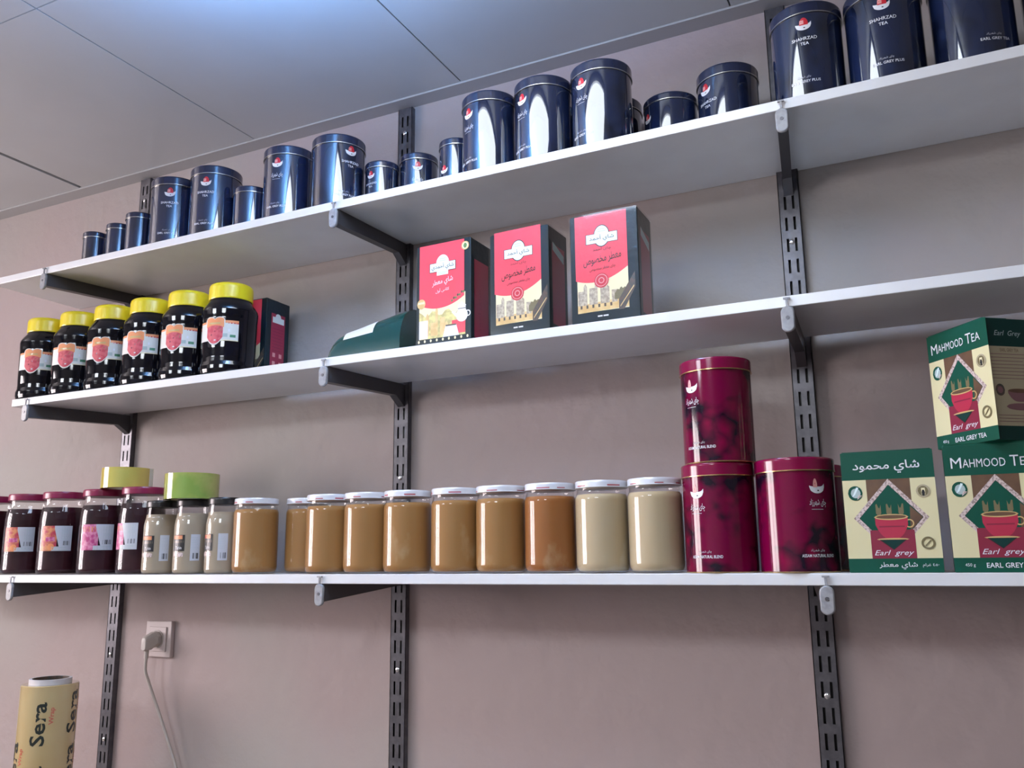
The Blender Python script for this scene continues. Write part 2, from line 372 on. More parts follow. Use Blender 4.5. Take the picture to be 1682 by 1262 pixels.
# suspended ceiling: 60 cm panels, thin open joints, flat margin trim along the wall
mb = MB()
xj = [-1.75, -1.435, -0.83, -0.227, 0.418, 1.023, 1.628, 2.233, 2.838, 3.443, 4.3]
yj = [-4.0, -3.675, -3.07, -2.465, -1.86, -1.255, -0.65, -0.043]
for i in range(len(xj)-1):
    for j in range(len(yj)-1):
        gl = 0.0065 if abs(xj[i]+0.227) < .01 else 0.0016; gr = 0.0065 if abs(xj[i+1]+0.227) < .01 else 0.0016
        mb.box(xj[i]+gl, xj[i+1]-gr, yj[j]+0.0016, yj[j+1]-0.0012, CZ, CZ+0.012, 0)
mb.box(XL, XR, YF, 0.0, CZ+0.012, CZ+0.1, 1)
struct(mb.build('ceiling', ['ceil', 'joint'], smooth=False))
struct(MB().box(XL, XR, -0.043, 0.0, CZ-0.004, CZ+0.012).build('trim_1', 'trim', smooth=False))

def ceiling_light(x0, x1, y0, y1, ledm, label, group):
    t = thing('ceiling_light', label, 'light', ((x0+x1)/2, (y0+y1)/2, CZ), 0, group)
    hx, hy = (x1-x0)/2, (y1-y0)/2
    MB().box(-hx, hx, -hy, hy, -0.02, 0).build('housing', 'frame', t, smooth=False)
    MB().box(-hx+.008, hx-.008, -hy+.008, hy-.008, -0.072, -0.02).build('diffuser', ledm, t, smooth=False, bevel=0.004)
ceiling_light(1.03, 1.62, -1.16, -0.57, 'led', 'square surface mounted ceiling light nearest to the shelves', 'square ceiling lights')
for x, l in ((-0.5, 'left'), (1.33, 'right')):
    ceiling_light(x-.3, x+.3, -3.0, -2.4, 'led2', 'square ceiling light far from the shelves, %s one of the far row' % l, 'square ceiling lights')

# unseen bowl pendant, added to throw a blue glow on the ceiling
t = thing('added_uplight', 'added unseen bowl pendant throwing a blue glow up onto the ceiling', 'light', (1.04, -0.86, 2.25))
MB().lathe([(0.01, 0.0), (0.06, 0.008), (0.09, 0.03), (0.098, 0.055), (0.095, 0.055), (0.087, 0.032), (0.058, 0.011), (0.01, 0.004)], 40).build('bowl', 'frame', t)
MB().lathe([(0.084, 0.040), (0.084, 0.044)], 32).build('glow_disc', 'uplight', t)
MB().lathe([(0.004, 0.044), (0.004, 0.180)], 12).build('stem', 'frame', t)

# counter below the picture that carries the film roll
t = thing('counter', 'wood laminate counter standing under the shelves against the wall', 'counter', (0.4, -0.3, 0))
MB().box(-2.1, 1.2, -0.25, 0.280, 0.71, 0.75).build('worktop', 'wood', t, smooth=False, bevel=0.003)
MB().box(-2.05, 1.15, -0.22, 0.275, 0.0, 0.71).build('cabinet_body', 'wood', t, smooth=False)

# ------------------------------------------------------------------ shelving
S1B, S2B, S3B, TH = 2.1523, 1.8245, 1.400, 0.018
S1, S2, S3 = S1B+TH, S2B+TH, S3B+TH
UX = [0.0, 0.8551, 1.7058]
for (x0, yf, yb, zb, lab) in ((-0.245, -0.2533, -0.001, S1B, 'topmost long white laminate shelf board, carrying the navy tins'),
                              (-0.137, -0.2454, -0.030, S2B, 'middle long white laminate shelf board, carrying yellow lidded jars and red tea boxes'),
                              (-0.60, -0.2454, -0.016, S3B, 'lowest long white laminate shelf board, carrying the row of glass jars')):
    o = MB().box(x0, 2.75, yf, yb, zb, zb+TH).build('shelf_board', 'white', smooth=False, bevel=0.0012)
    tag(o, lab, 'shelf', 'white shelf boards')

def upright(x, screws, lab):
    t = thing('shelf_upright', lab, 'upright', (x, 0, 0.25), 0, 'slotted wall uprights')
    hw, d, L = 0.019, 0.0135, 2.243
    mb = MB()
    xs = [-hw, -0.0095, -0.0050, 0.0050, 0.0095, hw]
    zs = [0.0]; z = 0.012
    slots = []
    while z + 0.03 < L:
        slots.append((z, z+0.026)); z += 0.0412
    zs = [0.0] + [q for s_ in slots for q in s_] + [L]
    for k in range(len(zs)-1):
        is_slot = k % 2 == 1
        for i in range(5):
            if is_slot and i in (1, 3): continue
            mb.add([(xs[i], -d, zs[k]), (xs[i+1], -d, zs[k]), (xs[i+1], -d, zs[k+1]), (xs[i], -d, zs[k+1])], [(0, 1, 2, 3)])
    for sgn in (-1, 1):
        a, b = sorted((sgn*hw, sgn*(hw-0.0015)))
        mb.box(a, b, -d, -0.0005, 0, L)
    mb.add([(-hw, -0.0008, 0), (hw, -0.0008, 0), (hw, -0.0008, L), (-hw, -0.0008, L)], [(0, 1, 2, 3)], 1)  # black sheet behind the slots stands in for the shade inside the channel
    mb.build('rail', ['steel', 'black'], t, smooth=False, fix=False)
    for sz in screws:
        s_ = MB(); n = 14
        prof = [(0.0052, 0), (0.005, 0.001), (0.0035, 0.002)]
        vs_ = [(r*cos(2*pi*i/n), -d-h, sz-0.25+r*sin(2*pi*i/n)) for r, h in prof for i in range(n)]
        s_.add(vs_, [(k*n+i, k*n+(i+1) % n, (k+1)*n+(i+1) % n, (k+1)*n+i) for k in range(2) for i in range(n)] + [tuple(2*n+i for i in range(n))])
        s_.build('screw', 'screw', t)
upright(UX[0], (2.43, 1.62, 1.218, 1.017), 'slotted grey steel upright on the wall left of the socket')
upright(UX[1], (2.43, 1.618, 1.218), 'slotted grey steel upright on the wall behind the tan jars, middle of the three')
upright(UX[2], (2.43, 2.011, 1.6, 1.213), 'slotted dark steel upright on the wall behind the crimson tins, rightmost of the three')

def bracket(xw, xf, zb, yf, lab, h0=0.032, h1=0.028, hk=0.050):
    t = thing('shelf_bracket', lab, 'bracket', (xw, -0.0135, zb), 0, 'shelf brackets')
    dx = xf - xw; y1 = yf + 0.0135
    def P(s, off, z):   # s 0 at the wall, 1 at the tip
        return (dx*s + off, y1*s, z)
    mb = MB(); w = 0.0085
    for a, b in ((-w, -w+.0018), (w-.0018, w)):
        prof = [(0, -0.0005), (1, -0.0005), (1, -h0), (0.12, -h1), (0.0, -hk)]
        mb.prism(prof, lambda s, z: P(s, a, z), lambda s, z: P(s, b, z))
    mb.prism([(0, -hk), (0.12, -h1), (1, -h0), (1, -h0+.0018), (0.12, -h1+.0018), (0, -hk+.002)], lambda s, z: P(s, -w+.0018, z), lambda s, z: P(s, w-.0018, z))
    mb.build('arm', 'steeldark', t, smooth=False)
    cap = MB(); n = 20; hw = 0.0105; hh = 0.021
    prof = []
    for i in range(n):
        a = 2*pi*i/n; prof.append((hw*cos(a), (hh-hw if sin(a) >= 0 else -(hh-hw)) + hw*sin(a)))
    yc = y1; zc = -0.0175
    cap.prism(prof, lambda x, z: (dx+x, yc-0.006, zc+z-0.003), lambda x, z: (dx+x, yc+0.0005, zc+z-0.003))
    c = cap.build('end_cap', 'cap', t, bevel=0.002)
    dot = MB(); dot.prism([(0.003*cos(2*pi*i/10), 0.003*sin(2*pi*i/10)) for i in range(10)], lambda x, z: (dx+x, yc-0.0068, zc+z-.001), lambda x, z: (dx+x, yc-0.0055, zc+z-.001))
    dot.build('cap_screw', 'steel', c)
    pin = MB(); pin.box(dx-0.0016, dx+0.0016, yc-0.005, yc-0.0025, -0.004, 0.013); pin.box(dx-0.0052, dx+0.0052, yc-0.0055, yc-0.0018, 0.0118, 0.0145)
    pin.build('shelf_pin', 'cap', t, smooth=False)
tips = {0: (-0.046, 0.843, 1.735), 1: (-0.078, 0.824, 1.720), 2: (-0.069, 0.831, 1.745)}
pos_n = ('left', 'middle', 'right'); row_n = ('topmost', 'middle', 'lowest')
for r_, (zb, yf) in enumerate(((S1B, -0.2533), (S2B, -0.2454), (S3B, -0.2454))):
    for c_ in range(3):
        bracket(UX[c_], tips[r_][c_], zb, yf - 0.0005, 'dark steel bracket with grey end cap under the %s shelf, on the %s upright' % (row_n[r_], pos_n[c_]), 0.033 if r_ == 2 else 0.032, 0.012 if r_ == 2 else 0.028, 0.010 if r_ == 2 else 0.050)

# ------------------------------------------------------------------ navy and crimson tea tins
def tin_art(scale=1.0, lang='en', lower='EARL GREY PLUS', logo=True, small=False, zl=0.125, zt=0.096, zb=0.025, dx_t=0.0, dx_b=0.0, fig='red', fs=1.0):
    a = Art(); k = scale; parts = []
    if logo:
        bx = lambda x: -0.0095*k*sqrt(max(0, 1-(x/(0.0125*k))**2))
        a.colshape(-0.0125*k, 0.0125*k, lambda x: zl + 0.0006*k + 0.0045*k*(x/(0.0125*k))**4*(1 if x > 0 else 0.35), lambda x: zl+bx(x), 'ink', 14)
        a.ell(0.0015*k, zl-0.0052*k, 0.0016*k, 0.001*k, 'black', 8)
        q = k*fs; ox = 0.0 if fs == 1 else -0.0035*k
        a.colshape(ox-0.006*q, ox+0.0075*q, lambda x: zl+0.0128*k*sqrt(max(0.02, 1-((x-ox-0.0008*q)/(0.0072*q))**2)), lambda x: zl-0.0005*k, fig, 12)
        if fs == 1: a.rect(-0.0055*k, 0.0008*k, zl+0.0015*k, zl+0.0082*k, 'skin', 3)
        a.rect(-0.0038*k, -0.0028*k, zl+0.0045*k, zl+0.006*k, 'red', 1)
    if logo: parts.append(('emblem', a))
    a = Art()
    if lang == 'en':
        a.text('SHAHRZAD', dx_t, zt+0.0045*k, 0.040*k, 0.0058*k, 'ink', bold=0.01)
        a.text('TEA', dx_t, zt-0.0045*k, 0.0135*k, 0.0052*k, 'ink', bold=0.01)
    elif lang == 'fa':
        a.text('چای شهرزاد', dx_t, zt+0.001*k, 0.028*k, 0.0125*k, 'ink', ar=True)
        a.rect(dx_t-0.011*k, dx_t+0.008*k, zt-0.0085*k, zt-0.0078*k, 'inkdim', 4)
    if lang: parts.append(('brand_lettering', a))
    a = Art()
    if lower:
        a.text('چای شهرزاد', dx_b-0.002*k, zb+0.0075*k, 0.022*k, 0.0048*k, 'inkdim', ar=True)
        a.text(lower, dx_b, zb, min(0.052, 0.0033*len(lower))*k, 0.0046*k, 'ink', bold=0.012)
        parts.append(('kind_lettering', a))
    return parts

def tin(x, y, z, r, h, ang, lab, art=None, body='navy', lid='navylid', rim='rim', base='rim', group='navy tea tins on the top shelf', twist=None):
    t = thing('tea_tin', lab, 'tin', (x, y, z), 0, group)
    lh = 0.021 if h > 0.13 else 0.015
    rb = r - 0.0012; zl = h - lh
    b_ = MB().lathe([(rb, 0.0022), (rb, zl+0.001)], 64).build('body', body, t)
    if twist is not None:     # turns the printed pattern round the tin
        b_.rotation_euler = (0, 0, twist)
    MB().lathe([(rb-0.002, 0.0), (rb+0.0004, 0.0006), (rb+0.0006, 0.0016), (rb-0.0004, 0.0026)], 64).build('base_rim', base, t)
    MB().lathe([(r+0.0001, zl+0.0015), (r+0.0001, h-0.003), (r-0.0006, h-0.0012), (r-0.003, h), (r-0.006, h-0.0012)], 64).build('lid', lid, t)
    MB().lathe([(rb-.0005, zl-0.0002), (r+0.0007, zl), (r+0.0007, zl+0.0014), (r-0.0004, zl+0.0018)], 64, cap0=False, cap1=False).build('lid_rim', rim, t)
    if art:
        for nm, a_ in art: a_.wrap(nm, rb, radians(ang), 0.0, t)
    return t

NT = 'navy tea tin'
L = 0.167
tin(0.060, -0.20, S1, 0.031, 0.083, 0, 'smallest navy tea tin at the far left end of the top shelf')
tin(0.143, -0.20, S1, 0.031, 0.090, 0, 'small plain navy tea tin second from the left end of the top shelf', twist=1)
tin(0.214, -0.20, S1, 0.034, 0.104, 0, 'small plain navy tea tin just left of the leftmost tall navy tin', twist=2)
tin(0.318, -0.19, S1, 0.057, L, 33, 'leftmost of the tall navy tea tins on the top shelf', tin_art(), twist=2.2)
tin(0.447, -0.19, S1, 0.058, L, 21, 'second tall navy tea tin from the left on the top shelf', tin_art(lang='en'), twist=0.5)
tin(0.555, -0.185, S1, 0.043, 0.103, 0, 'small plain navy tea tin half hidden between two tall tins, left of the middle bracket', twist=3)
tin(0.665, -0.19, S1, 0.0565, L, 12, 'tall navy tea tin with script below its emblem, just left of the middle bracket', tin_art(lang='fa'), twist=1.3)
tin(0.801, -0.19, S1, 0.0575, 0.162, 64, 'tall navy tea tin standing above the middle bracket of the top shelf', tin_art(dx_b=-0.012), twist=-0.7)
tin(0.893, -0.158, S1, 0.0368, 0.104, -8, 'small navy tea tin just right of the tall tin over the middle bracket', tin_art(0.75, 'en', None, zl=0.072, zt=0.050), twist=0.3)
tin(0.962, -0.120, S1, 0.0415, 0.121, 28, 'small navy tea tin in front of the middle wall upright, emblem facing forward', tin_art(0.85, 'fa', None, zl=0.088, zt=0.058), twist=2)
tin(1.066, -0.138, S1, 0.037, 0.125, -18, 'medium navy tea tin set back, half hidden left of three tall tins', tin_art(0.8, 'fa', None, zl=0.057, zt=0.037), twist=1)
tin(1.171, -0.19, S1, 0.0555, L, -24, 'first from the left of three tall navy tins standing side by side', tin_art(lang='fa'), twist=0)
tin(1.2885, -0.19, S1, 0.057, L, -25, 'middle one of three tall navy tins standing side by side', tin_art(lang='fa'), twist=0.9)
tin(1.407, -0.19, S1, 0.0577, L, -22, 'rightmost of three tall navy tins side by side, another tin behind it', tin_art(lang='fa'), twist=-0.3)
tin(1.390, -0.070, S1, 0.0565, 0.158, 0, 'navy tea tin mostly hidden behind the last of the three tall tins')
tin(1.511, -0.090, S1, 0.0517, 0.129, -45, 'low wide navy tea tin left of the bigger tin beside the right upright', tin_art(0.85, None, None, zl=0.088), twist=1.5)
tin(1.623, -0.100, S1, 0.0562, 0.150, -36, 'navy tea tin set back with emblem, standing just left of the right wall upright', tin_art(1.0, 'en', None, zl=0.109, zt=0.080, dx_t=0.004), twist=-0.5)
tin(1.776, -0.19, S1, 0.0585, L, 2, 'tall navy tea tin in front of the right wall upright, above the right bracket', tin_art(dx_b=-0.003), twist=-1.2)
tin(1.896, -0.19, S1, 0.0595, L, 0.5, 'tall navy tea tin between the tin by the right upright and the cropped tin', tin_art(dx_b=0.002), twist=0.7)
tin(2.022, -0.19, S1, 0.060, L, 24, 'tall navy tea tin near the right edge reading EARL GREY TEA', tin_art(lower='EARL GREY TEA'), twist=2.6)
tin(2.148, -0.19, S1, 0.060, L, 20, 'navy tea tin cut off by the right edge of the picture', tin_art(lower='EARL GREY TEA'), twist=0.2)

CG = 'crimson tea tins on the lowest shelf'
def ctin(x, y, z, r, h, ang, lab, tw, art=True, **k):
    a = tin_art(1.0, 'fa', 'ASSAM NATURAL BLEND', zl=h-0.046, zt=h-0.071, zb=0.025, dx_b=k.get('dx_b', 0.012), fig='skin', fs=0.5) if art else None
    tin(x, y, z, r, h, ang, lab, a, 'crim', 'crimlid', 'gold', 'gold', CG, tw)
ctin(1.5835, -0.19, S3, 0.058, 0.171, -24, 'lower crimson tea tin of the stack, right of the pale tahini jars', 2.0)
ctin(1.7035, -0.19, S3, 0.060, 0.172, 40, 'crimson tea tin alone between the crimson stack and the green tea boxes', 0.4, dx_b=-0.004)
ctin(1.705, -0.066, S3, 0.060, 0.172, 0, 'crimson tea tin almost hidden at the back beside the green tea box', 1.0, False)
ctin(1.589, -0.19, S3+0.171, 0.058, 0.170, -31, 'upper crimson tea tin standing on top of another crimson tin', 3.4)

# ------------------------------------------------------------------ syrup jars with yellow lids
def heart_label():
    a = Art()
    a.rect(-0.042, -0.014, -0.022, 0.022, 'paper', 5); a.rect(-0.042, -0.014, 0.0175, 0.022, 'orange', 5); 
    a.rect(0.014, 0.052, -0.022, 0.024, 'paper', 6); a.rect(0.014, 0.052, 0.018, 0.024, 'orange', 6); a.rect(0.03, 0.052, 0.0165, 0.019, 'red', 3)
    a.rect(0.014, 0.052, -0.0225, -0.0205, 'cream', 6)
    top = lambda x: 0.024 + 0.008*sqrt(max(0, 1-((abs(x)-0.011)/0.0122)**2))
    bot = lambda x: -0.032 + 0.0012*(abs(x)/0.0075)**2*2.0
    a.colshape(-0.0232, 0.0232, top, bot, 'paper', 16)
    a.colshape(-0.0210, 0.0210, lambda x: top(x)-0.0018, lambda x: max(bot(x)+0.002, 0.008), 'orange', 16)
    a.colshape(-0.0190, 0.0190, lambda x: 0.0125-0.004*(abs(x)/0.019)**2, lambda x: bot(x)+0.003, 'fruit', 14)
    a.ell(-0.006, -0.006, 0.0078, 0.008, 'fruit', 10); a.ell(0.006, -0.010, 0.0078, 0.009, 'fruit', 10)
    a.quad([(0.006, 0.002), (0.015, -0.001), (0.017, 0.006), (0.010, 0.0075)], 'leaf')
    a.ell(-0.007, -0.009, 0.0022, 0.002, 'wine', 6); a.ell(0.002, -0.021, 0.0028, 0.0014, 'ink', 6); a.ell(0.001, -0.001, 0.0016, 0.0016, 'wine', 6)
    a.rect(-0.014, 0.013, 0.0150, 0.0190, 'goldink', 5)
    a.rect(0.034, 0.046, -0.0145, -0.0085, 'mint', 2); a.rect(0.019, 0.029, -0.014, -0.006, 'greyblue', 2); a.rect(0.030, 0.034, -0.002, 0.004, 'ink', 1)
    return a
JH = 0.214
def syrup_jar(x, ang, lab):
    t = thing('syrup_jar', lab, 'jar', (x, -0.18, S2), 0, 'dark syrup jars with yellow lids')
    MB().lathe([(0.052, 0), (0.059, 0.004), (0.0612, 0.012), (0.0612, 0.022), (0.0585, 0.029), (0.0582, 0.040), (0.0590, 0.060), (0.0600, 0.128), (0.0606, 0.136), (0.0612, 0.148), (0.0600, 0.154),
                (0.0560, 0.161), (0.0510, 0.168), (0.0475, 0.172), (0.046, 0.178)], 56).build('body', 'syrup', t, ang=60)
    lid = MB(); n = 60
    prof = [(0.0475, 0.176), (0.0482, 0.1775), (0.0482, 0.204), (0.0470, 0.2095), (0.044, 0.2125), (0.040, JH-0.001)]
    lid.lathe(prof, n, cap0=True); lid.build('lid', 'yellow', t, ang=50)
    heart_label().wrap('paper_label', 0.0600, radians(ang), 0.096, t)
    return t
SJ = [(-0.117, 24), (0.006, 24), (0.129, 22), (0.252, 17), (0.376, 15), (0.502, 13)]
SL = ['leftmost dark syrup jar with yellow lid, at the left end of the middle shelf', 'second dark syrup jar with yellow lid from the left end of the middle shelf', 'third dark syrup jar with yellow lid from the left',
      'fourth dark syrup jar with yellow lid from the left', 'fifth dark syrup jar with yellow lid, just left of the jar by the dark box', 'rightmost dark syrup jar with yellow lid, in front of the dark tea box']
for i, (x, a) in enumerate(SJ):
    syrup_jar(x, a, SL[i])

# ------------------------------------------------------------------ red and black tea boxes
AW, AH, AD = 0.122, 0.199, 0.078
def cartouche(a, cx, cy, s, plain):
    a.rect(cx-0.0300*s, cx+0.0300*s, cy-0.0095*s, cy+0.0095*s, 'black', 2)
    a.ell(cx, cy+0.004*s, 0.0155*s, 0.0205*s, 'black' if not plain else 'paleblue')
    a.rect(cx-0.0288*s, cx+0.0288*s, cy-0.0085*s, cy+0.0085*s, 'paleblue', 2)
    a.ell(cx, cy+0.004*s, 0.0140*s, 0.0188*s, 'paleblue')
    a.rect(cx-0.013*s, cx+0.013*s, cy-0.017*s if plain else cy-0.0084*s, cy, 'paleblue', 2)
    a.lines(cx-0.007*s, cx+0.008*s, cy+0.0125*s, cy+0.0165*s, 2, 'greyblue', 0.0012*s)
    if plain: a.lines(cx-0.010*s, cx+0.011*s, cy-0.0145*s, cy-0.0115*s, 2, 'greyblue', 0.001*s)
def buildings(a, x0, x1, y0, hs, m):
    n = len(hs); st = (x1-x0)/n
    for i, h in enumerate(hs):
        wd = (1.0, 0.62, 1.0, 0.5)[i % 4]
        a.rect(x0+i*st, x0+(i+wd)*st, y0, y0+h, m); a.layer -= 1
        if i % 2: a.quad([(x0+i*st, y0+h), (x0+(i+wd)*st, y0+h), (x0+(i+wd/2)*st, y0+h*1.14)], m); a.layer -= 1
    a.layer += 1
def ahmad_front(kind):
    a = Art(); W, H = AW, AH; X = lambda u: u*W; Y = lambda v: v*H
    red_bot = lambda x: Y(0.345 + 0.42*(x/W-0.42)**2 + (0.05 if kind == 2 else 0.0)*(x/W))
    if kind == 1:
        a.rect(X(.06), X(.90), Y(.055), Y(.47), 'cream', 4)
        a.colshape(X(.06), X(.90), lambda x: Y(0.30+0.03*sin(x*200)), lambda x: Y(.055), 'sceneyel', 14)
        buildings(a, X(.10), X(.62), Y(.08), [.018, .040, .026, .050, .034, .022], 'ochre')
        a.rect(X(.06), X(.22), Y(.06), Y(.24), 'ink', 2)
        a.colshape(X(.06), X(.88), lambda x: Y(1.0)-0.001, red_bot, 'boxred', 16)
        for k in range(7): a.ell(X(.66+.035*k), Y(.40+.012*k+.012*(k % 2)), .0022, .0026, 'browndk' if k % 2 else 'leaf', 6)
        a.rect(X(.66), X(.90), Y(.075), Y(.205), 'boxred', 3)
        a.ell(X(.84), Y(.245), X(.105), Y(.065), 'ink'); a.colshape(X(.77), X(.91), lambda x: Y(.32), lambda x: Y(.26), 'ink', 4); a.ell(X(.84), Y(.335), X(.075), Y(.018), 'ink'); a.ell(X(.84), Y(.36), X(.022), Y(.014), 'ink'); a.quad([(X(.655), Y(.285)), (X(.69), Y(.29)), (X(.78), Y(.25)), (X(.77), Y(.21))], 'ink')
        a.ring(X(.945), Y(.255), 0.0042, 0.0062, 'ink', 12); a.rect(X(.77), X(.91), Y(.305), Y(.312), 'browndk', 2)
        a.quad([(X(.55), Y(.165)), (X(.74), Y(.165)), (X(.79), Y(.055)), (X(.50), Y(.055))], 'ink'); a.rect(X(.55), X(.74), Y(.155), Y(.17), 'browndk', 2)
        a.rect(X(0), X(1), 0, Y(.055), 'boxdark', 2)
        for k in range(9): a.ell(X(.06+.11*k), Y(.035), 0.0022, 0.0028, 'cream', 6); a.layer -= 1
        a.layer += 1
        a.ell(X(.90), Y(.925), .0085, .0085, 'goldink'); a.ell(X(.90), Y(.925), .0065, .0065, 'cream', 10); a.ell(X(.90), Y(.925), .004, .005, 'leaf', 8)
        a.ell(X(.10), Y(.41), .0095, .0095, 'ochre'); a.rect(X(.04), X(.16), Y(.41), Y(.43), 'cream', 2)
        cartouche(a, X(.49), Y(.755), 0.98, True)
        a.text('شاي أحمدي', X(.49), Y(.757), 0.050, 0.0135, 'black', ar=True, bold=0.012)
        a.text('شاي معطر', X(.49), Y(.60), 0.046, 0.016, 'ink', ar=True, slope=0.12, bold=0.006)
        a.text('كلاس أول', X(.49), Y(.52), 0.030, 0.009, 'ink', ar=True, slope=0.1)
    else:
        a.rect(X(.10), X(.87), Y(.10), Y(.47), 'cream', 4)
        a.colshape(X(.10), X(.87), lambda x: Y(.165 + .04*(x/W)), lambda x: Y(.095+.015*(x/W)), 'ochre', 8)
        buildings(a, X(.11), X(.70), Y(.165), [.026, .034, .030, .052, .034, .028, .022], 'build')
        a.colshape(X(.66), X(.87), lambda x: Y(.245)+0.008*sin((x-X(.66))*110)+0.002*sin(x*900), lambda x: Y(.185), 'steam', 12)
        for k in range(6): a.rect(X(.14+.09*k), X(.17+.09*k), Y(.135), Y(.165), 'browndk'); a.layer -= 1
        a.layer += 1
        a.colshape(X(.08), X(.87), lambda x: Y(1.0)-0.001, red_bot, 'boxred', 16)
        a.colshape(X(.72), X(.97), lambda x: Y(.12+ .95*(x/W-.72)) + 0.012, lambda x: Y(.09 + 1.1*max(0, x/W-.80)), 'browndk', 10)
        a.colshape(X(.74), X(.95), lambda x: Y(.115+.80*(x/W-.74)) + 0.002, lambda x: Y(.112+.80*(x/W-.74)), 'ochre', 6)
        cartouche(a, X(.49), Y(.765), 1.0, False)
        a.text('شاي أحمد', X(.49), Y(.765), 0.046, 0.0125, 'black', ar=True, bold=0.012)
        a.text('چای أحمد', X(.49), Y(.665), 0.034, 0.0085, 'black', ar=True)
        a.text('معطر مخصوص', X(.49), Y(.570), 0.070, 0.0185, 'black', ar=True, bold=0.008, slope=0.10)
        a.text('چای معطر مخصوص', X(.49), Y(.485), 0.048, 0.0078, 'black', ar=True, slope=0.06)
        a.ell(X(.47), Y(.375), .0135, .0135, 'red', 18); a.ring(X(.47), Y(.375), .0100, .0112, 'skin', 20); a.ring(X(.47), Y(.375), .004, .0055, 'skin', 12)
        a.rect(X(.40), X(.56), Y(.047), Y(.060), 'ink', 2); a.rect(X(.47), X(.485), Y(.045), Y(.062), 'black')
    return a
def ahmad_side(kind):
    a = Art(); W, H = AD, AH
    if kind == 'plain':
        a.rect(W*.15, W*.85, H*.03, H*.80, 'sidered', 2)
        a.text('شاي أحمد', W*.42, H*.30, 0.085, 0.018, 'wine', ar=True, rot=pi/2)
    elif kind == 'info':
        a.rect(W*.20, W*.80, H*.04, H*.84, 'sidered', 2)
        a.rect(W*.26, W*.76, H*.73, H*.80, 'paleblue', 2); a.ell(W*.5, H*.80, 0.010, 0.009, 'paleblue', 10)
        a.lines(W*.26, W*.76, H*.66, H*.40, 8, 'wine', 0.0014)
        for k in range(2):
            for q in range(2): a.rect(W*(.30+.28*k), W*(.42+.28*k), H*(.22+.10*q), H*(.27+.10*q), 'skin', 1); a.layer -= 1
        a.layer += 1
        a.rect(W*.38, W*.62, H*.13, H*.155, 'black', 1)
    else:
        a.rect(W*.16, W*.84, H*.06, H*.82, 'sidered', 2); a.quad([(W*.2, H*.84), (W*.8, H*.76), (W*.8, H*.68), (W*.2, H*.76)], 'greyblue')
    return a
def tea_carton(x0, yf, w_, d_, h_, z, rot, lab, cat_name, bodymat, fronta, sidea, group, name='tea_box', wrapped=False):
    t = thing(name, lab, 'box', (x0, yf, z), rot, group)
    MB().box(0, w_, 0, d_, 0.0, h_).build('carton', bodymat, t, smooth=False, bevel=0.0016)
    if fronta: fronta.flat('front_print', (0, 0, 0), (1, 0, 0), (0, 0, 1), (0, -1, 0), t)
    if sidea: sidea.flat('side_print', (w_, 0, 0), (0, 1, 0), (0, 0, 1), (1, 0, 0), t)
    fl = MB(); fl.box(w_*0.02, w_*0.98, 0.001, d_*0.55, h_, h_+0.0009); fl.build('top_flap', bodymat, t, smooth=False)
    if wrapped: MB().box(-.0012, w_+.0012, -.0022, d_+.0012, 0.0004, h_+.0022).build('shrink_wrap', 'wrapfilm', t, smooth=False, bevel=0.001)
    return t
RG = 'red and black tea boxes on the middle shelf'
tea_carton(1.0335, -0.238, AW, AD, AH, S2, radians(-1.5), 'red and black tea box with a white teapot picture, beside the green pack', 'box', 'boxdark', ahmad_front(1), ahmad_side('plain'), RG)
tea_carton(1.193, -0.236, AW, AD, 0.1945, S2, radians(-2.5), 'middle red and black tea box, with townscape picture and dark lettering', 'box', 'boxdark', ahmad_front(2), ahmad_side('x'), RG, wrapped=True)
tea_carton(1.355, -0.238, AW+.004, AD, AH, S2, radians(0), 'rightmost red and black tea box on the middle shelf, in crinkled clear wrap', 'box', 'boxdark', ahmad_front(2), ahmad_side('x'), RG, wrapped=True)
tea_carton(0.430, -0.117, AW, AD, AH, S2, radians(0), 'dark tea box with red side panel, behind the rightmost yellow lidded jar', 'box', 'boxdark', ahmad_front(2), ahmad_side('info'), RG)

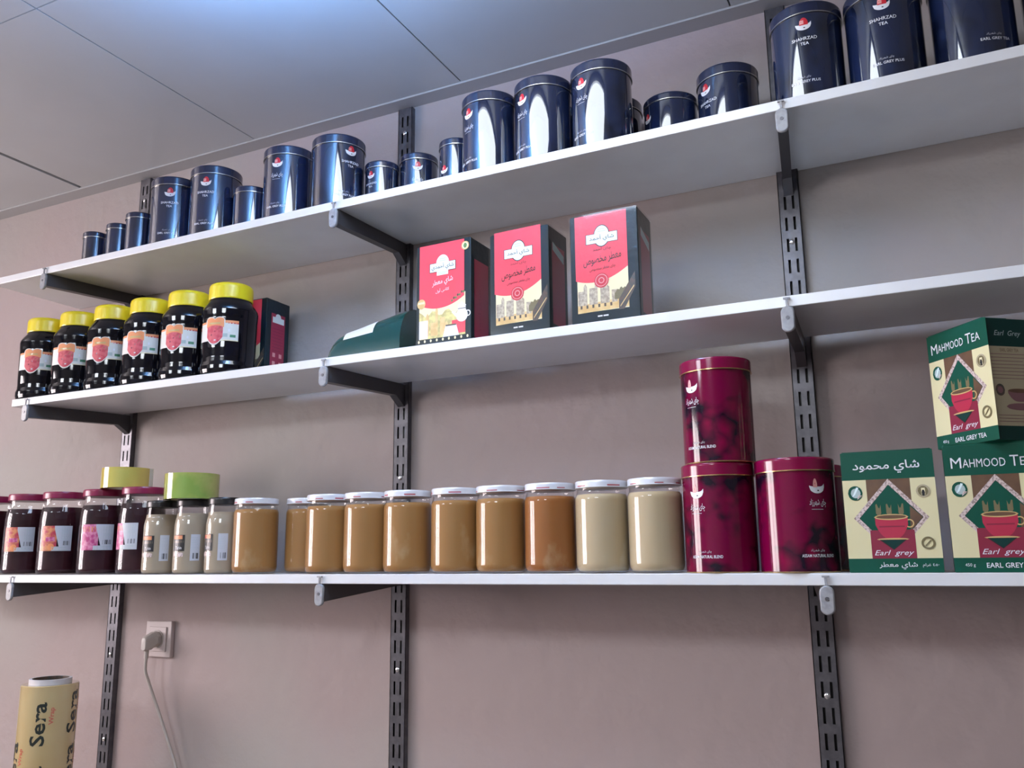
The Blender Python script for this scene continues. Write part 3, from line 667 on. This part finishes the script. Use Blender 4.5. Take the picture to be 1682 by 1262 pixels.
# ------------------------------------------------------------------ green and cream tea boxes
MW, MH, MD = 0.124, 0.174, 0.075
def mahmood_front(arabic):
    a = Art(); W, H = MW, MH; X = lambda u: u*W; Y = lambda v: v*H
    a.rect(0, W, Y(.115), Y(.765), 'teacream', 2)
    a.rect(X(.262), X(.735), Y(.44), Y(.775), 'brown', 2); a.rect(X(.262), X(.735), Y(.115), Y(.44), 'wine', 2)
    a.rect(0, W, Y(.765), H-0.0008, 'teagreen', 2); a.rect(0, W, 0.0006, Y(.115), 'teagreen', 2)
    cx, cy = X(.50), Y(.445)
    def dia(rx, ry, m): a.quad([(cx-rx, cy), (cx, cy-ry), (cx+rx, cy), (cx, cy+ry)], m)
    dia(.0500, .0560, 'lace'); dia(.0425, .0475, 'teadark'); dia(.0415, .0465, 'teagreen')
    a.quad([(cx+.0415, cy), (cx+.024, cy-.0195), (cx+.026, cy+.016)], 'brown')
    a.rect(X(.262), X(.735), Y(.115), Y(.345), 'wine', 2)
    for k, sx in ((-1, -.016), (0, -.002), (1, .014)):
        a.colshape(cx+sx-.0035, cx+sx+.0035, lambda x: cy+.017+0.004*sin(x*900), lambda x: cy+.001+abs(x-cx-sx)*1.6, 'steam', 4)
    a.ring(cx+.0235, cy-.0085, .0045, .0062, 'goldink', 14)
    bw = lambda x: cy-.026-.004 + 0.020*(abs((x-cx)/.0215))**3
    a.colshape(cx-.0215, cx+.0215, lambda x: cy+.001, lambda x: min(cy, bw(x)), 'cup', 14)
    a.rect(cx-.017, cx+.017, cy-.0135, cy-.0115, 'wine', 2)
    a.ell(cx, cy+.001, .0228, .0042, 'goldink', 16); a.ell(cx, cy+.0012, .0205, .0027, 'brown', 14)
    a.ell(cx, cy-.0305, .0215, .0018, 'goldink', 12); a.quad([(cx-.018, cy-.031), (cx+.018, cy-.031), (cx, cy-.0455)], 'black')
    a.quad([(cx-.015, cy-.0315), (cx+.015, cy-.0315), (cx, cy-.044)], 'teadark')
    a.text('Earl  grey', X(.50), Y(.155), .052, .0095, 'ink', shear=0.35)
    a.ell(X(.135), Y(.655), .0100, .0106, 'teagreen', 16); a.ell(X(.140), Y(.655), .0068, .007, 'greyblue', 12); a.quad([(X(.10), Y(.625)), (X(.13), Y(.64)), (X(.175), Y(.70)), (X(.15), Y(.705))], 'paleblue'); a.quad([(X(.15), Y(.60)), (X(.215), Y(.635)), (X(.17), Y(.64))], 'lace')
    a.ring(X(.865), Y(.655), .0070, .0093, 'sidecream', 20); a.ell(X(.865), Y(.655), .0066, .007, 'steam', 14); a.rect(X(.845), X(.885), Y(.625), Y(.68), 'cream'); a.ell(X(.865), Y(.64), .0022, .0045, 'black', 8)
    a.ring(X(.865), Y(.235), .0062, .0090, 'steam', 20); a.quad([(X(.83), Y(.215)), (X(.84), Y(.21)), (X(.90), Y(.255)), (X(.89), Y(.262))], 'steam')
    if arabic:
        a.text('شاي محمود', X(.49), Y(.865), .090, .0185, 'ink', ar=True, bold=0.012)
        a.text('شاي معطر', X(.53), Y(.056), .050, .0105, 'ink', ar=True, bold=0.006)
        a.text('٠٥٤ غرام', X(.87), Y(.058), .021, .0058, 'ink', ar=True)
    else:
        for tx, wd, sz in (('M', .0150, .0165), ):
            a.text('M', X(.125), Y(.867), .0135, .0150, 'ink')
        a.text('AHMOOD', X(.405), Y(.861), .0530, .0118, 'ink'); a.text('T', X(.705), Y(.867), .0105, .0150, 'ink'); a.text('EA', X(.825), Y(.861), .0160, .0118, 'ink')
        a.text('EARL GREY TEA', X(.57), Y(.056), .062, .0068, 'ink', bold=0.012); a.text('450 g', X(.16), Y(.056), .0125, .0055, 'ink')
    return a
def mahmood_side():
    a = Art(); W, H = MD, MH
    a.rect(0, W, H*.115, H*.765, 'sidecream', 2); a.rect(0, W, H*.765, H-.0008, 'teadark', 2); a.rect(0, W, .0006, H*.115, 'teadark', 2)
    a.text('Earl  Grey', W*.50, H*.87, .044, .010, 'greyblue', shear=0.35)
    a.text('EARL GREY TEA', W*.50, H*.735, .030, .0048, 'brown')
    a.lines(W*.08, W*.94, H*.70, H*.50, 8, 'mauve', 0.0009)
    a.ell(W*.20, H*.405, .0075, .0085, 'browndk', 12); a.ell(W*.20, H*.405, .0045, .005, 'mauve', 10)
    a.colshape(W*.36, W*.86, lambda x: H*.40, lambda x: H*.31+.012*abs((x-W*.61)/(W*.25))**3, 'mauve', 10); a.ell(W*.61, H*.27, .024, .005, 'mauve', 12); a.ell(W*.61, H*.40, .0188, .003, 'brown', 12)
    a.lines(W*.10, W*.92, H*.20, H*.15, 3, 'mauve', 0.0008)
    a.rect(W*.62, W*.9, H*.03, H*.11, 'sidecream', 1)
    return a
MG = 'green and cream tea boxes on the lowest shelf'
tea_carton(1.7775, -0.236, MW, MD, MH, S3, 0, 'green and cream tea box with Arabic lettering, right of the crimson tins', 'box', 'teagreen', mahmood_front(True), mahmood_side(), MG)
tea_carton(1.9145, -0.236, MW, MD, 0.177, S3, 0, 'green and cream tea box under another box at the right edge of the lowest shelf', 'box', 'teagreen', mahmood_front(False), mahmood_side(), MG)
th = radians(-52)
tea_carton(1.983-0.118*cos(th), -0.256-0.118*sin(th), 0.118, MD, MH, S3+0.1782, th, 'green and cream tea box stacked on top, turned so its shade-darkened cream side shows', 'box', 'teagreen', mahmood_front(False), mahmood_side(), MG)

# ------------------------------------------------------------------ bottle green pack lying on the middle shelf
t = thing('green_pack', 'bottle green plastic pack with white label lying left of the red tea boxes', 'pack', (0.815, -0.225, S2))
mb = MB(); secs = []
def interp(u):
    K = [(0, .16), (.02, .33), (.05, .44), (.10, .54), (.2, .635), (.38, .72), (.6, .83), (.83, .945), (1, 1)]
    for (a, p), (b, q) in zip(K, K[1:]):
        if u <= b: return p + (q-p)*(u-a)/(b-a)
    return 1.0
NS, NT_ = 26, 22
for i in range(NS):
    s_ = i/(NS-1)
    x = 0.172*s_**1.25
    s_ = s_**1.25
    hgt = 0.096*interp(s_)
    dep = 0.145*(0.80 + 0.20*min(1, s_*3))
    bulge = 0.020*max(0, (s_-0.55)/0.45)**1.2
    pts = []
    for j in range(NT_):
        a = pi*j/(NT_-1)
        e = 0.42 + 0.25*s_
        yy = -cos(a); zz = sin(a)
        yy = math.copysign(abs(yy)**e, yy); zz = abs(zz)**(e+0.1)
        pts.append((x + bulge*(1-abs(yy))*0.3, 0.0 + dep/2*(1+yy) , hgt*zz))
    secs.append(pts)
vs_ = [p for s_ in secs for p in s_]
fs = [(i*NT_+j, i*NT_+j+1, (i+1)*NT_+j+1, (i+1)*NT_+j) for i in range(NS-1) for j in range(NT_-1)]
fs += [(i*NT_, (i+1)*NT_, (i+1)*NT_+NT_-1, i*NT_+NT_-1) for i in range(NS-1)]
fs += [tuple(range(NT_)), tuple((NS-1)*NT_+j for j in reversed(range(NT_)))]
mb.add(vs_, fs); mb.build('pack_body', 'greenpack', t, ang=40)
lb = MB()
ii = [7 + k for k in range(11)]; jj = [3, 4, 5, 6, 7]
lv = []; 
for i in ii:
    for j in jj:
        p = Vector(secs[i][j]); c_ = Vector((p.x, 0.07, 0.02)); d_ = (p-c_).normalized(); lv.append(p + d_*0.0008)
lb.add(lv, [(a*5+b, a*5+b+1, (a+1)*5+b+1, (a+1)*5+b) for a in range(10) for b in range(4)])
lb.build('paper_label', 'paper', t, fix=False)

# ------------------------------------------------------------------ plum jam jars with maroon lids
def jam_label(kind):
    a = Art(); w0 = 0.0436
    a.rect(-0.050, -0.010, -0.026, 0.032, 'magenta' if kind else 'warm', 8)
    a.rect(-0.050, -0.012, 0.015, 0.027, 'warm', 6); a.rect(-0.036, -0.014, -0.004, 0.006, 'magenta', 4)
    if not kind: a.ell(-0.022, -0.017, 0.008, 0.008, 'orange', 8)
    a.colshape(-0.016, 0.022, lambda x: 0.032, lambda x: max(-0.026, 0.026 - 0.052*min(1, (x+0.016)/0.014)), 'bluepaper', 16)
    a.rect(-0.020, 0.022, -0.026, -0.016, 'bluepaper', 6)
    a.lines(0.000, 0.019, 0.028, 0.001, 9, 'greyblue', 0.0010, 3)
    a.bars(0.000, 0.018, -0.013, -0.003, 'black', 13)
    a.lines(-0.018, 0.019, -0.0185, -0.0235, 2, 'greyblue', 0.0014, 5)
    return a
def jam_jar(x, y, ang, lab, kind, label=True):
    t = thing('jam_jar', lab, 'jar', (x, y, S3), 0, 'plum jam jars with maroon lids')
    g = MB().lathe([(0.042, 0), (0.0475, 0.003), (0.0498, 0.010), (0.0498, 0.128), (0.048, 0.145), (0.0445, 0.158), (0.0425, 0.164), (0.0425, 0.178)], 48, cap1=False).build('glass_body', 'glass', t, ang=60)
    MB().lathe([(0.041, 0.002), (0.0470, 0.0045), (0.0494, 0.011), (0.0494, 0.1275), (0.0475, 0.1445), (0.0443, 0.156)], 48).build('jam', 'jam', t, ang=60)
    MB().lathe([(0.0455, 0.1765), (0.0468, 0.1775), (0.0468, 0.1895), (0.0455, 0.1925), (0.041, 0.193)], 48).build('lid', 'maroon', t)
    if label: jam_label(kind).wrap('paper_label', 0.0499, radians(ang), 0.080, t)
for x, y, ang, lab, kind in ((-0.262, -0.18, 40, 'plum jam jar with maroon lid cut off by the left edge of the picture', 0),
                             (-0.127, -0.18, 50, 'plum jam jar with orange print, leftmost complete one on the lowest shelf', 0),
                             (0.001, -0.18, 54, 'plum jam jar with orange print, second complete one from the left', 0),
                             (0.141, -0.18, 54, 'third complete plum jam jar from the left, with magenta print', 1),
                             (0.269, -0.18, 15, 'plum jam jar nearest to the beige paste jars, under the yellow tape roll', 1)):
    jam_jar(x, y, ang, lab, kind)

# ------------------------------------------------------------------ beige paste jars with black lids
def paste_label():
    a = Art()
    a.rect(-0.022, 0.0085, -0.004, 0.030, 'black', 6)
    a.rect(-0.022, 0.003, 0.021, 0.029, 'warm', 5); a.rect(-0.022, 0.006, 0.013, 0.0185, 'browndk', 5)
    a.text('Tahin', -0.006, 0.003, 0.016, 0.006, 'ink')
    a.colshape(-0.022, 0.006, lambda x: -0.006 - 8*(x+0.010)**2, lambda x: -0.0155, 'lace', 8)
    a.rect(0.0205, 0.040, -0.024, 0.031, 'bluepaper', 5)
    a.lines(0.022, 0.038, 0.024, 0.000, 8, 'greyblue', 0.0009, 3); a.bars(0.026, 0.038, -0.020, -0.008, 'black', 10)
    return a
WJ = [(0.352, 14), (0.444, 12), (0.535, -4)]
WL = ['small beige paste jar with black lid, right beside the plum jam jars', 'middle one of the three small beige paste jars with black lids', 'small beige paste jar with black lid, right beside the first tan nut butter jar']
for (x, ang), lab in zip(WJ, WL):
    t = thing('paste_jar', lab, 'jar', (x, -0.20, S3), 0, 'small beige paste jars with black lids')
    MB().lathe([(0.031, 0), (0.0345, 0.003), (0.036, 0.008), (0.036, 0.104), (0.0345, 0.114), (0.0325, 0.122), (0.0320, 0.132), (0.031, 0.146)], 44, cap1=False).build('glass_body', 'glass', t, ang=60)
    MB().lathe([(0.030, 0.002), (0.0340, 0.0045), (0.0356, 0.009), (0.0356, 0.1035), (0.0341, 0.1135), (0.0320, 0.1215), (0.0315, 0.128)], 44).build('paste', 'sesame', t, ang=60)
    MB().lathe([(0.0325, 0.1435), (0.0333, 0.1445), (0.0333, 0.155), (0.032, 0.158), (0.029, 0.1585)], 44).build('lid', 'blacklid', t)
    paste_label().wrap('paper_label', 0.0361, radians(ang), 0.052, t)

# ------------------------------------------------------------------ nut butter jars with white lids
TJ = [(0.619, -0.195, 'tahini', 'tan nut butter jar with white lid, leftmost, beside the small beige paste jars'),
      (0.706, -0.135, 'tahini', 'tan nut butter jar set back behind its row, second from the left'),
      (0.808, -0.195, 'tahini', 'tan nut butter jar right of the set back jar, with a pale smear'),
      (0.900, -0.195, 'tahini', 'tan nut butter jar just left of the one under the middle upright'),
      (0.992, -0.195, 'tahini', 'tan nut butter jar standing in front of the middle upright, fifth from the left'),
      (1.097, -0.195, 'tahini', 'tan nut butter jar sixth from the left, just right of the middle upright'),
      (1.191, -0.195, 'tahini', 'tan nut butter jar just left of the darker brown jar'),
      (1.288, -0.195, 'tahini2', 'darkest orange brown nut butter jar, left of the two pale jars'),
      (1.384, -0.195, 'tahini3', 'pale tahini jar beside the dark brown jar, left of two pale ones'),
      (1.478, -0.195, 'tahini3', 'pale tahini jar beside the crimson tin stack, right of two pale ones')]
for k, (x, y, m_, lab) in enumerate(TJ):
    t = thing('nut_butter_jar', lab, 'jar', (x, y, S3), k*0.9, 'nut butter and tahini jars with white lids')
    MB().lathe([(0.036, 0), (0.0415, 0.002), (0.0445, 0.007), (0.0455, 0.014), (0.0455, 0.122), (0.0448, 0.127), (0.0425, 0.132), (0.0418, 0.135), (0.0418, 0.143)], 52, cap1=False).build('glass_body', 'glass', t, ang=70)
    MB().lathe([(0.034, 0.0035), (0.0405, 0.0040), (0.0440, 0.0085), (0.0451, 0.0150), (0.0451, 0.1215), (0.0444, 0.126), (0.0420, 0.1305)], 52).build('nut_butter', m_, t, ang=70)
    MB().lathe([(0.0440, 0.141), (0.0456, 0.1418), (0.0456, 0.1425), (0.0448, 0.143), (0.0448, 0.151), (0.0438, 0.153), (0.0405, 0.1535)], 52).build('lid', 'silver', t)
    a = Art()
    for q in range(5):
        x0 = -0.13 + 0.05*q + random.random()*0.02; a.rect(x0, x0+0.012+random.random()*0.012, 0.0, 0.0014+random.random()*0.0015, 'rust', 3)
    a.wrap('lid_print', 0.0449, random.random()*6, 0.1435, t)

# ------------------------------------------------------------------ tape rolls on the jar lids
def tape(x, y, z, r, h, m_, lab, tail):
    t = thing('tape_roll', lab, 'tape', (x, y, z), 0, 'adhesive tape rolls on the jars')
    n = 64; ri = 0.039
    def ring(r0, r1, z0, z1):
        mb = MB(); vs_ = [(r*cos(2*pi*i/n), r*sin(2*pi*i/n), z_) for r, z_ in ((r0, z0), (r1, z0), (r1, z1), (r0, z1)) for i in range(n)]
        mb.add(vs_, [(k*n+i, k*n+(i+1) % n, ((k+1) % 4)*n+(i+1) % n, ((k+1) % 4)*n+i) for k in range(4) for i in range(n)]); return mb
    ring(ri+.003, r, 0.0, h).build('tape_winding', m_, t)
    ring(ri, ri+.0031, 0.0005, h-.0005).build('card_core', 'card', t)
    e = MB(); a0 = radians(tail)
    pts = [(r*cos(a0) + d*(-sin(a0)) + 0.25*d*cos(a0), r*sin(a0) + d*cos(a0) + 0.25*d*sin(a0)) for d in (0.0, 0.006, 0.012)]
    vs_ = [(px, py, zz) for px, py in pts for zz in (0.0, h)]
    e.add(vs_, [(0, 2, 3, 1), (2, 4, 5, 3)]); o = e.build('loose_end', 'clearplastic', t, smooth=False, fix=False)
    sd = o.modifiers.new('thick', 'SOLIDIFY'); sd.thickness = 0.0004
tape(0.209, -0.18, S3+0.1932, 0.055, 0.046, 'tapeyellow', 'yellow adhesive tape roll lying on the maroon lids of two jam jars', 20)
tape(0.432, -0.195, S3+0.1587, 0.0575, 0.055, 'tapegreen', 'yellow green adhesive tape roll lying on the black lids of the beige jars', 100)

# ------------------------------------------------------------------ cling film roll
t = thing('film_roll', 'yellow printed cling film roll standing upright at the lower left', 'film roll', (0.035, -0.20, 0.75))
RR = 0.0605; RH = 0.425
MB().lathe([(RR-.003, 0.0), (RR, 0.003), (RR, RH-.002), (RR-.002, RH), (0.044, RH)], 64, cap1=False).build('film_winding', 'film', t)
n = 48; mb = MB()
vs_ = [(r*cos(2*pi*i/n), r*sin(2*pi*i/n), z_) for r, z_ in ((0.0385, -.0), (0.0445, -.0), (0.0445, RH+.011), (0.0385, RH+.011)) for i in range(n)]
mb.add(vs_, [(k*n+i, k*n+(i+1) % n, ((k+1) % 4)*n+(i+1) % n, ((k+1) % 4)*n+i) for k in range(3) for i in range(n)], 0)
mb.f += [(3*n+i, 3*n+(i+1) % n, (i+1) % n, i) for i in range(n)]; mb.m += [1]*n  # inner wall coloured dark brown to stand for the shaded hollow
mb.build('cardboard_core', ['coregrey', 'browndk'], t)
def sera(ax, z):
    x = radians(ax)*RR
    for b, xx, zz, wd, hh, m_ in (('Sera', x, z, 0.092, 0.031, 'inkdark'), ('Wrap', x+0.027, z+0.016, 0.036, 0.013, 'inkred')):
        a = Art(); a.text(b, xx, zz, wd, hh, m_, rot=pi/2, bold=0.022 if b == 'Sera' else 0.02); a.wrap('printed_lettering', RR, 0.0, 0.0, t)
sera(36, 0.345); sera(108, 0.365); sera(108, 0.248); sera(36, 0.212); sera(-22, 0.26); sera(-22, 0.12); sera(180, 0.30); sera(252, 0.22)

# ------------------------------------------------------------------ wall socket, plug and cord
t = thing('wall_socket', 'square wall socket on the pinkish wall with a plug in it', 'socket', (0.160, 0, 1.2595))
MB().box(-0.0425, 0.0425, -0.012, -0.0005, -0.0425, 0.0425).build('cover_plate', 'socket', t, smooth=False, bevel=0.002)
MB().box(-0.029, 0.029, -0.0155, -0.012, -0.029, 0.029).build('socket_insert', 'socket', t, smooth=False, bevel=0.0012)
mb = MB(); n = 28
vs_ = [(r*cos(2*pi*i/n), y_, r*sin(2*pi*i/n)) for r, y_ in ((0.0215, -0.0155), (0.0215, -0.0172), (0.0195, -0.0172), (0.0195, -0.0157)) for i in range(n)]
mb.add(vs_, [(k*n+i, k*n+(i+1) % n, (k+1)*n+(i+1) % n, (k+1)*n+i) for k in range(3) for i in range(n)]); mb.build('socket_well', 'plug', t)
t = thing('power_plug', 'beige plug with its cord hanging from the wall socket', 'plug', (0.160, -0.0158, 1.2595))
mb = MB(); 
def oct_(w_, h_, c): return [(-w_+c, -h_), (w_-c, -h_), (w_, -h_+c), (w_, h_-c), (w_-c, h_), (-w_+c, h_), (-w_, h_-c), (-w_, -h_+c)]
rings = []
for y_, w_, h_, dz in ((-0.0003, .0175, .0175, 0), (-0.012, .0175, .0175, 0), (-0.020, .0125, .019, -0.004), (-0.036, .0095, .017, -0.008), (-0.040, .007, .014, -0.009)):
    rings += [(x, y_, z_+dz) for x, z_ in oct_(w_, h_, w_*0.55)]
mb.add(rings, [(k*8+i, k*8+(i+1) % 8, (k+1)*8+(i+1) % 8, (k+1)*8+i) for k in range(4) for i in range(8)] + [tuple(reversed(range(8))), tuple(32+i for i in range(8))])
mb.build('plug_body', 'plug', t, ang=50, bevel=0.0008)
MB().tube([(0, -0.028, -0.018), (0, -0.0285, -0.030), (0, -0.0285, -0.042)], 0.0055, 10).build('strain_relief', 'plug', t)
P0 = Vector((0.160, -0.0158, 1.2595))
cord = [(0.160, -0.0443, 1.2175), (0.1585, -0.043, 1.19), (0.163, -0.036, 1.165), (0.175, -0.028, 1.128), (0.199, -0.022, 1.076), (0.227, -0.018, 1.018), (0.249, -0.016, 0.970), (0.27, -0.02, 0.90), (0.29, -0.03, 0.82), (0.30, -0.04, 0.757)]
sm = []
for k in range(len(cord)-1):
    p0, p1, p2, p3 = (Vector(cord[max(0, min(len(cord)-1, k+d))]) for d in (-1, 0, 1, 2))
    for q in range(5):
        u = q/5; sm.append(0.5*((2*p1) + (-p0+p2)*u + (2*p0-5*p1+4*p2-p3)*u*u + (-p0+3*p1-3*p2+p3)*u**3))
sm.append(Vector(cord[-1]))
MB().tube([p - P0 for p in sm], 0.0038, 10).build('cord', 'plug', t)
